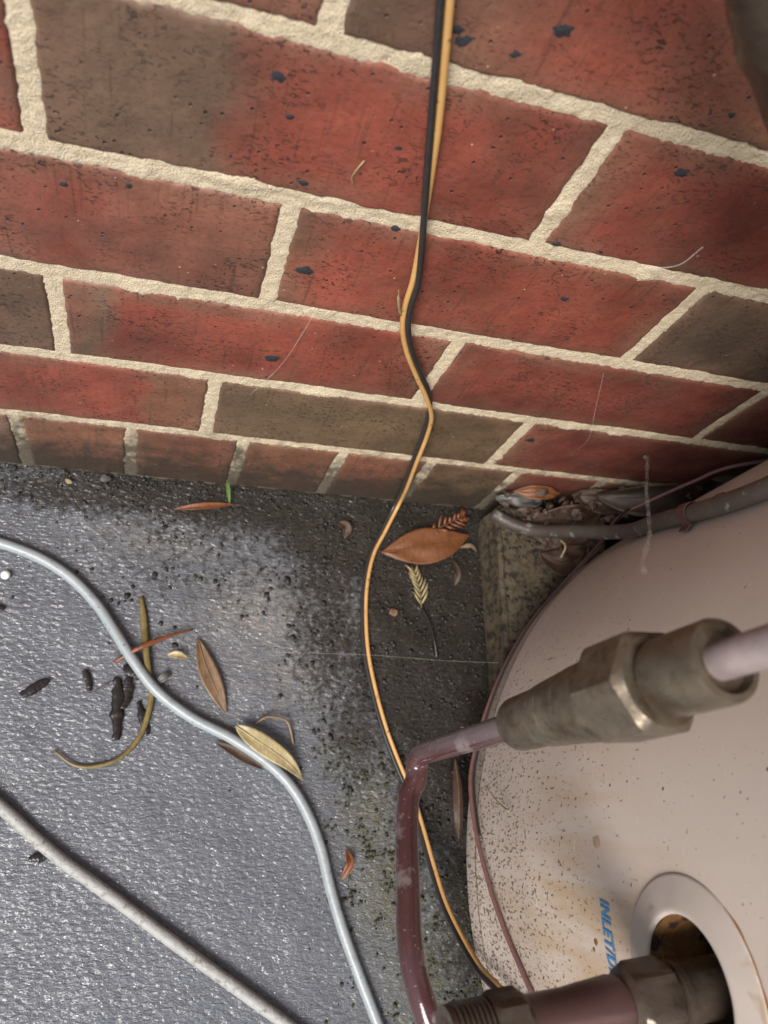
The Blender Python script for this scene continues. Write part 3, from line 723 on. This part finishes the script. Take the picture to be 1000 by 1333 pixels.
def leaf(name, spine, width, mat, label, cat='leaf', rib=True, lift=0, rmat=None, group=None, **k):
    sp = [(x, y, z + lift) for x, y, z in spine]
    v, f, P, T = leaf_mesh(sp, width, **k)
    if not rib: return tag(link(name, v, f, mat), label, cat, group)
    e = empty(name, tuple(P[0]), label, cat, group)
    link('blade', v, f, mat, e)
    U = np.array(k.get('up', (0, 0, 1)), float)
    tv, tf = tube_mesh(P + U * .00025, np.linspace(.0007, .0002, len(P)), 6); link('midrib', tv, tf, rmat or mat, e)
    return e
leaf('fallen_leaf', [(.2736, -.0538, .004), (.281, -.0530, .005), (.300, -.0495, .008), (.3376, -.0410, .011), (.3640, -.0300, .006)], .0350, L_BROWN, 'big glossy red-brown leaf lying on the slab beside the twin wire', curl=.10, fold=-.03, wob=.07, seed=2, tip=.9, power=1.15, n=8)
leaf('fallen_leaf', [(.1134, -.1400, .003), (.1216, -.1631, .005), (.1313, -.1833, .005), (.1401, -.2001, .002)], .0150, L_TAN, 'narrow tan lance-shaped leaf lying alone right of the grey cable', curl=.18, wob=.05, seed=5, n=4)
leaf('fallen_leaf', [(.1473, -.2107, .010), (.1655, -.2229, .013), (.1889, -.2381, .011), (.2040, -.2520, .004)], .0155, L_PALE, 'pale straw-yellow leaf tucked against the right side of the grey cable', curl=.16, wob=.07, seed=8, n=4, tip=.75)
leaf('fallen_leaf', [(.1324, -.2226, .004), (.1478, -.2296, .004), (.1720, -.2434, .003)], .0085, L_MUD, 'small dark brown curled leaf poking out left of the grey cable', curl=.5, wob=.1, seed=11, n=3, rib=False)
v, f = tube_mesh(spline([(.0662, -.1071, .003), (.0709, -.1325, .004), (.075, -.1591, .006), (.0809, -.1873, .0035), (.0777, -.2108, .003), (.0701, -.2262, .003), (.0588, -.2362, .003), (.0429, -.2405, .003), (.0292, -.2388, .003), (.0147, -.2289, .0025)], 6), list(np.linspace(.0012, .0028, 5)) + list(np.linspace(.0028, .0022, 20)) + list(np.linspace(.0021, .0009, 30)), 8, flat=.45, jit=.15)
tag(link('curved_stem', v, f, L_OLIVE), 'long olive stem under the grey cable that hooks into a thin curve', 'stem')
v, f = tube_mesh(spline([(.0503, -.1622, .003), (.0678, -.1519, .011), (.0877, -.1419, .009), (.1095, -.1333, .004)], 6), list(np.linspace(.0012, .0022, 9)) + list(np.linspace(.0022, .0006, 10)), 8, flat=.6, jit=.15)
tag(link('twig', v, f, L_RUST), 'thin pinkish brown twig crossing over the olive stem', 'twig')
def chunk(name, a, b, w, mat, label, cat='bark chip', h=.004, seed=0):
    P = spline([a, [(a[0] + b[0]) / 2 + .001, (a[1] + b[1]) / 2, h * .5], b], 14); r = [w * (.55 + .5 * math.sin(math.pi * (i + .8) / (len(P) + .6)) + .25 * mn.noise(Vector((i * .4, seed, 0)))) for i in range(len(P))]
    v, f = tube_mesh(P, r, 8, jit=.35, flat=.26); v = [np.array(q) + .45 * w * np.array([mn.noise(Vector(q) * 210), mn.noise(Vector(q) * 210 + Vector((9, 3, 1))), .3 * mn.noise(Vector(q) * 900)]) for q in v]; return tag(link(name, v, f, mat), label, cat)
chunk('bark_chip', (.0542, -.1740, .002), (.0574, -.2215, .002), .0042, L_DARK, 'longest black soaked bark strip beside the olive stem', seed=1)
chunk('bark_chip', (.0625, -.1729, .003), (.0615, -.1974, .003), .0036, L_DARK, 'shorter black bark strip pressed against the longest strip', seed=2)
chunk('bark_chip', (-.0145, -.189, .002), (.0042, -.1759, .002), .0032, L_DARK, 'black slanting bark chip nearest the left edge of the slab', seed=3)
chunk('bark_chip', (.0293, -.1682, .002), (.0345, -.1851, .002), .0026, L_DARK, 'small upright black chip between the left chip and the bark strips', seed=4)
chunk('bark_chip', (.0716, -.1923, .002), (.0800, -.2180, .002), .0030, L_DARK, 'black bark splinter right of the olive stem under the cable bend', seed=5)
chunk('bark_chip', (.0068, -.3032, .002), (.0195, -.3002, .002), .0032, L_DARK, 'wet shiny black chip lying alone above the white conduit', seed=6)
chunk('bark_chip', (.058, -.166, .002), (.072, -.172, .002), .0050, L_DARK, 'dark crumb of bark under the twig beside the grey cable', seed=7)
chunk('bark_chip', (-.042, -.121, .002), (-.034, -.124, .002), .0028, L_DARK, 'tiny dark chip at the left edge below the white bead', seed=8)
v, f = tube_mesh(spline([(.0369, -.1863, .002), (.0484, -.1778, .002)], 6), .0007, 6); tag(link('straw', v, f, L_GREY), 'short pale straw splinter between two dark chips', 'straw')
leaf('leaf_scrap', [(.0905, -.155, .003), (.098, -.155, .006), (.107, -.157, .003)], .006, L_PALE, 'small pale curled scrap just below the twig', curl=.5, seed=15, rib=False, n=3)
leaf('leaf_scrap', [(.084, -.178, .003), (.090, -.1725, .006), (.094, -.169, .003)], .006, L_GREY, 'wet grey scrap beside the cable under the twig', curl=.4, seed=16, rib=False, n=3)
v, f = tube_mesh(spline([(.1633, -.2089, .002), (.1700, -.2040, .005), (.1755, -.2028, .006), (.1883, -.2057, .006), (.1930, -.2140, .004), (.1957, -.225, .002)], 6), .0011, 8, flat=.6, jit=.2); tag(link('curled_stalk', v, f, L_TAN), 'thin brown hooked stalk above the pale straw leaf', 'stalk')
leaf('fallen_leaf', [(.086, -.0285, .003), (.1092, -.0248, .006), (.1375, -.0195, .004)], .0062, L_RUST, 'thin rust-red sliver of leaf beside the green blade at the wall foot', curl=.5, seed=19, rib=False, n=3)
leaf('grass_blade', [(.1335, -.0190, .003), (.1318, -.0130, .010), (.1295, -.0080, .020), (.1275, -.0070, .028)], .0034, L_GREEN, 'single fresh green grass blade sprouting at the foot of the wall', 'grass blade', rib=False, fold=.4, seed=20, n=2, up=(0, -1, .6))
bm = bmesh.new(); bmesh.ops.create_uvsphere(bm, u_segments=20, v_segments=12, radius=.0036)
for q in bm.verts: q.co = Vector((q.co.x - .0374, q.co.y - .096, q.co.z * .8 + .003))
bm.verts.index_update(); tag(link('white_bead', [q.co.copy() for q in bm.verts], [[q.index for q in p.verts] for p in bm.faces], WHITE), 'small round white bead at the left edge under the grey cable', 'bead'); bm.free()
leaf('fallen_leaf', [(.2401, -.3040, .002), (.2425, -.3150, .006), (.2356, -.3265, .002)], .0065, L_RUST, 'little curled orange leaf between the grey cable and the pipe', curl=.6, seed=22, rib=False, n=3, asym=.3)
leaf('leaf_scrap', [(.2326, -.0283, .003), (.2400, -.0340, .007), (.2390, -.0430, .003)], .010, L_MUD, 'crumpled muddy scrap left of the wire near the wall', curl=.4, wob=.25, seed=23, rib=False, n=3, tip=.7)
leaf('leaf_scrap', [(-.004, -.0100, .003), (.002, -.0135, .004)], .004, L_PALE, 'tiny yellow scrap at the far left foot of the wall', seed=24, rib=False, n=2)
chunk('stone_chip', (.025, -.004, .003), (.031, -.008, .003), .004, L_GREY, 'small pale grey stone chip at the foot of the wall', 'stone', seed=9)
chunk('seed_pod', (.281, -.109, .003), (.288, -.1095, .003), .0036, L_TAN, 'round tan seed pod below the fern tip', 'seed pod', seed=10)
# conifer frond: stem with flat needles in pairs
fr = empty('conifer_frond', (.3115, -.1026, .004), 'small yellow-brown frond with feathered needles below the big brown leaf', 'frond')
sp = spline([(.3115, -.1040, .003), (.3095, -.0880, .006), (.3060, -.0745, .006), (.3035, -.0640, .003)], 6)
v, f = tube_mesh(sp, np.linspace(.0006, .0004, len(sp)), 6); link('stem', v, f, L_OLIVE, fr)
for i in range(1, 15, 2):
    P = sp[i]; t = (sp[i + 1] - sp[i]); t /= np.linalg.norm(t)
    for sd in (-1, 1):
        b = np.array([-t[1], t[0], 0]) * sd; L = .0165 * (1 - .45 * i / 17) * random.uniform(.7, 1.15)
        v, f, _, _ = leaf_mesh([P, P + t * L * .55 + b * L * .36 + np.array([0, 0, .0012]), P + t * L * .95 + b * L * .56], .0019, n=1, wob=0, curl=.3); link('needle', v, f, L_PALE, fr)
sg = empty('leaf_sprig', (.3206, -.034, .006), 'rusty orange feathery sprig above the big brown leaf', 'sprig')
sp = spline([(.318, -.0345, .008), (.335, -.0245, .011), (.350, -.0160, .010), (.360, -.0110, .006)], 6)
v, f = tube_mesh(sp, .0007, 6); link('stem', v, f, L_RUST, sg)
for i in range(2, 17, 2):
    P = sp[i]; t = (sp[i + 1] - sp[i]); t /= np.linalg.norm(t)
    for sd in (-1, 1):
        b = np.array([-t[1], t[0], 0]) * sd; L = .0085 * random.uniform(.6, 1.3)
        v, f, _, _ = leaf_mesh([P, P + t * L * .5 + b * L * .6 + np.array([0, 0, .002]), P + t * L + b * L], .0026, n=1, wob=0); link('needle', v, f, L_RUST, sg)
leaf('leaf_scrap', [(.352, -.043, .003), (.362, -.042, .009), (.370, -.047, .006)], .004, L_TAN, 'splintered pale stalk tip at the right end of the big brown leaf', seed=26, rib=False, n=2)
leaf('leaf_scrap', [(.345, -.055, .003), (.3480, -.070, .006), (.346, -.081, .002)], .007, L_MUD, 'dark red-brown scrap standing right of the frond', curl=.5, seed=27, rib=False, n=3)
# leaves jammed in the corner behind the copper pipe
leaf('fallen_leaf', [(.372, -.008, .050), (.385, -.011, .056), (.402, -.012, .058), (.418, -.008, .054)], .016, L_GREY, 'crumpled grey papery leaf over the end of the copper pipe', curl=.5, wob=.35, seed=31, rib=False)
leaf('fallen_leaf', [(.405, -.030, .048), (.428, -.034, .056), (.452, -.030, .060), (.475, -.018, .062)], .044, L_MUD, 'broad dark red-brown leaf standing behind the copper pipe', curl=.25, wob=.1, seed=32, n=6, power=.55, up=(0, -.55, .8))
leaf('fallen_leaf', [(.415, -.058, .047), (.432, -.066, .050), (.450, -.060, .051), (.462, -.050, .050)], .030, L_MUD, 'muddy brown leaf lying on the paver under the copper pipe', curl=.2, wob=.15, seed=33, n=5, power=.6)
leaf('fallen_leaf', [(.455, -.012, .085), (.485, -.018, .105), (.515, -.016, .115), (.548, -.010, .112)], .030, L_BARKY, 'rolled tan leaf wedged between the wall and the heater', curl=.9, wob=.1, seed=34, up=(0, -.6, .8))
leaf('fallen_leaf', [(.44, -.006, .07), (.470, -.012, .078), (.50, -.010, .080)], .024, L_MUD, 'dark crumpled leaf below the rolled tan leaf', curl=.6, wob=.3, seed=35, rib=False, up=(0, -.6, .8))
leaf('fallen_leaf', [(.53, -.014, .150), (.570, -.014, .160), (.62, -.010, .150)], .024, L_MUD, 'dull brown leaf deepest in the gap behind the heater', curl=.7, wob=.2, seed=36, rib=False, up=(0, -.6, .8))
leaf('fallen_leaf', [(.385, -.004, .060), (.410, -.006, .068), (.430, -.004, .066)], .013, L_BROWN, 'narrow rusty leaf lying along the wall over the paver', curl=.6, wob=.2, seed=37, rib=False, up=(0, -.4, .9))
leaf('fallen_leaf', [(.3300, -.236, .020), (.3275, -.262, .030), (.3265, -.285, .030), (.3300, -.300, .018)], .0095, L_MUD, 'long brown leaf trapped in the dark gap at the heater foot', curl=.5, seed=38, up=(-1, 0, .7), rmat=L_TAN)
v, f = tube_mesh(spline([(.4290, -.0480, .060), (.4300, -.0560, .066), (.4265, -.0660, .062)], 6), .0010, 6, jit=.2); tag(link('straw', v, f, L_PALE), 'pale bent straw hanging below the copper pipe', 'straw')
v, f = tube_mesh(spline([(.3145, -.2640, .1160), (.3150, -.2720, .1290), (.3155, -.2780, .1440)], 6), np.linspace(.0003, .0008, 13), 6); tag(link('straw', v, f, L_PALE), 'fine pale straw stuck to the heater below the brass valve', 'straw')
v, f = tube_mesh(spline([(.1480, -.0022, .392), (.1455, -.0040, .3875), (.1450, -.0030, .3815), (.1470, -.0018, .377)], 6), .00035, 6); tag(link('hair', v, f, L_PALE), 'fine pale curled hair stuck to the big red brick', 'hair')
v, f = tube_mesh(spline([(.312, -.1045, .003), (.318, -.118, .005), (.322, -.135, .005), (.325, -.150, .002)], 6), .0012, 7, jit=.3); tag(link('twig', v, f, L_DARK), 'black twig on the soil below the frond', 'twig')

# small torn fragments and stalks packed behind the copper pipe: one mass
LV = []; LF = []
for i in range(110):
    t = rng.random(); x = .375 + .25 * t ** 1.2; wy = -.040 * max(0, 1 - t * 1.1) - .004
    y = rng.uniform(wy - .012, -.004); z = .049 + .10 * t * t + rng.uniform(0, .016); L = rng.uniform(.006, .022); a = rng.uniform(0, 6.28)
    d = np.array([math.cos(a), math.sin(a) * .5, rng.uniform(-.3, .3)]) * L
    P0 = np.array([x, y, z]); P1 = P0 + d; P1[1] = min(P1[1], -.003)
    if math.hypot(x - TC[0], y - TC[1]) < TR + .004 or math.hypot(P1[0] - TC[0], P1[1] - TC[1]) < TR + .004: continue
    q, w, _, _ = leaf_mesh([P0, (P0 + P1) / 2 + np.array([0, 0, .003]), P1], rng.uniform(.002, .010), n=2, wob=.3, curl=.4, seed=i, up=(0, -.4, .9))
    b = len(LV); LV += [tuple(p) for p in q]; LF += [tuple(k + b for k in r) for r in w]
lit = link('leaf_litter', LV, LF, L_MUD); lit['kind'] = 'stuff'

# soil crumbs and moss tufts: uncountable, one object each
base_ico = bmesh.new(); bmesh.ops.create_icosphere(base_ico, subdivisions=1, radius=1); IV = np.array([q.co[:] for q in base_ico.verts]); base_ico.verts.index_update(); IF = np.array([[q.index for q in p.verts] for p in base_ico.faces]); base_ico.free()
def scatter(name, n, dens, rlo, rhi, mat, flat=.6, zf=lambda x, y: 0.0, bound=(-.06, .46, -.46, -.001)):
    VV = []; FF = []; c = 0; tries = 0
    while c < n and tries < n * 60:
        tries += 1; x = rng.uniform(bound[0], bound[1]); y = rng.uniform(bound[2], bound[3])
        if rng.random() > dens(x, y): continue
        r = rlo * (rhi / rlo) ** (rng.random() ** 2.2)
        q = IV * (1 + .35 * rng.standard_normal((len(IV), 1)) * .6) * r * np.array([1, rng.uniform(.6, 1), flat])
        a = rng.uniform(0, 6.28); R = np.array([[math.cos(a), -math.sin(a), 0], [math.sin(a), math.cos(a), 0], [0, 0, 1]])
        VV.append(q @ R.T + np.array([x, y, zf(x, y) + r * flat * .45])); FF.append(IF + c * len(IV)); c += 1
    o = link(name, np.vstack(VV), np.vstack(FF).tolist(), mat, smooth=True); o['kind'] = 'stuff'; return o
clump = lambda x, y, s: max(0, .5 + 1.3 * fbm(x * s, y * s, 7, 2))
def paver_h(x, y): return .045 if (x > .376 and y > -.196) else 0.0
scatter('soil_crumbs', 5200, lambda x, y: min(1, soil_v(x, y) ** 1.5 * clump(x, y, 45)), .0005, .0026, CRUMB, zf=paver_h)
scatter('mud_clumps', 260, lambda x, y: min(1, (math.exp(-((x - .14) / .10) ** 2 - ((y + .075) / .05) ** 2) + math.exp(-((x - .235) / .03) ** 2 - ((y + .16) / .09) ** 2)) * max(0, fbm(x * 38, y * 38, 11, 2) * 2.5)), .0008, .0040, CRUMB, .20)
scatter('moss_tufts', 900, lambda x, y: min(1, moss_v(x, y) * max(0, fbm(x * 60, y * 60, 2, 2) * 2.2)), .0006, .0022, MOSS, .7)
scatter('wall_foot_soil', 700, lambda x, y: min(1, math.exp(-(y / .010) ** 2) * clump(x, y, 60)), .0005, .0022, CRUMB, .5, zf=paver_h, bound=(-.10, .46, -.03, -.0005))

# ------------------------------------------------------------------ cobwebs
def web(pts, r, label, n=6, mat=None, jit=.6):
    P = spline(pts, n); v, f = tube_mesh(P, [r * (.5 + .8 * abs(mn.noise(Vector((i * .7, r * 900, 3))))) for i in range(len(P))], 7, jit=jit)
    return tag(link('cobweb', v, f, mat or COBWEB), label, 'cobweb')
web([(.4640, -.0015, .150), (.4593, -.0067, .16), (.4300, -.0420, .192), (.4051, -.0732, .22), (.3880, -.0960, .241), (.3709, -.1185, .26), (.3480, -.1400, .282), (.3328, -.1555, .30)], .0022, 'thick dusty white cobweb strand hanging from the wall to the heater')
web([(.1701, -.1499, .003), (.2459, -.1542, .03), (.3095, -.1626, .06), (.3440, -.1680, .087)], .00028, 'fine cobweb thread stretched across the slab to the heater', mat=COBWEB_THIN)
web([(.355, -.0015, .26), (.37, -.006, .225), (.385, -.012, .19), (.40, -.0015, .15)], .0004, 'faint cobweb thread against the dark brown brick at the right', mat=COBWEB_THIN)
web([(.336, -.0012, .385), (.330, -.004, .372), (.318, -.0012, .362)], .0007, 'small white cobweb tuft on the upper right red brick', mat=COBWEB_THIN)
web([(.152, -.0015, .28), (.142, -.004, .22), (.128, -.0015, .17)], .0004, 'faint slanting cobweb thread on the bricks left of the wire', mat=COBWEB_THIN)

S.render.engine = 'CYCLES'
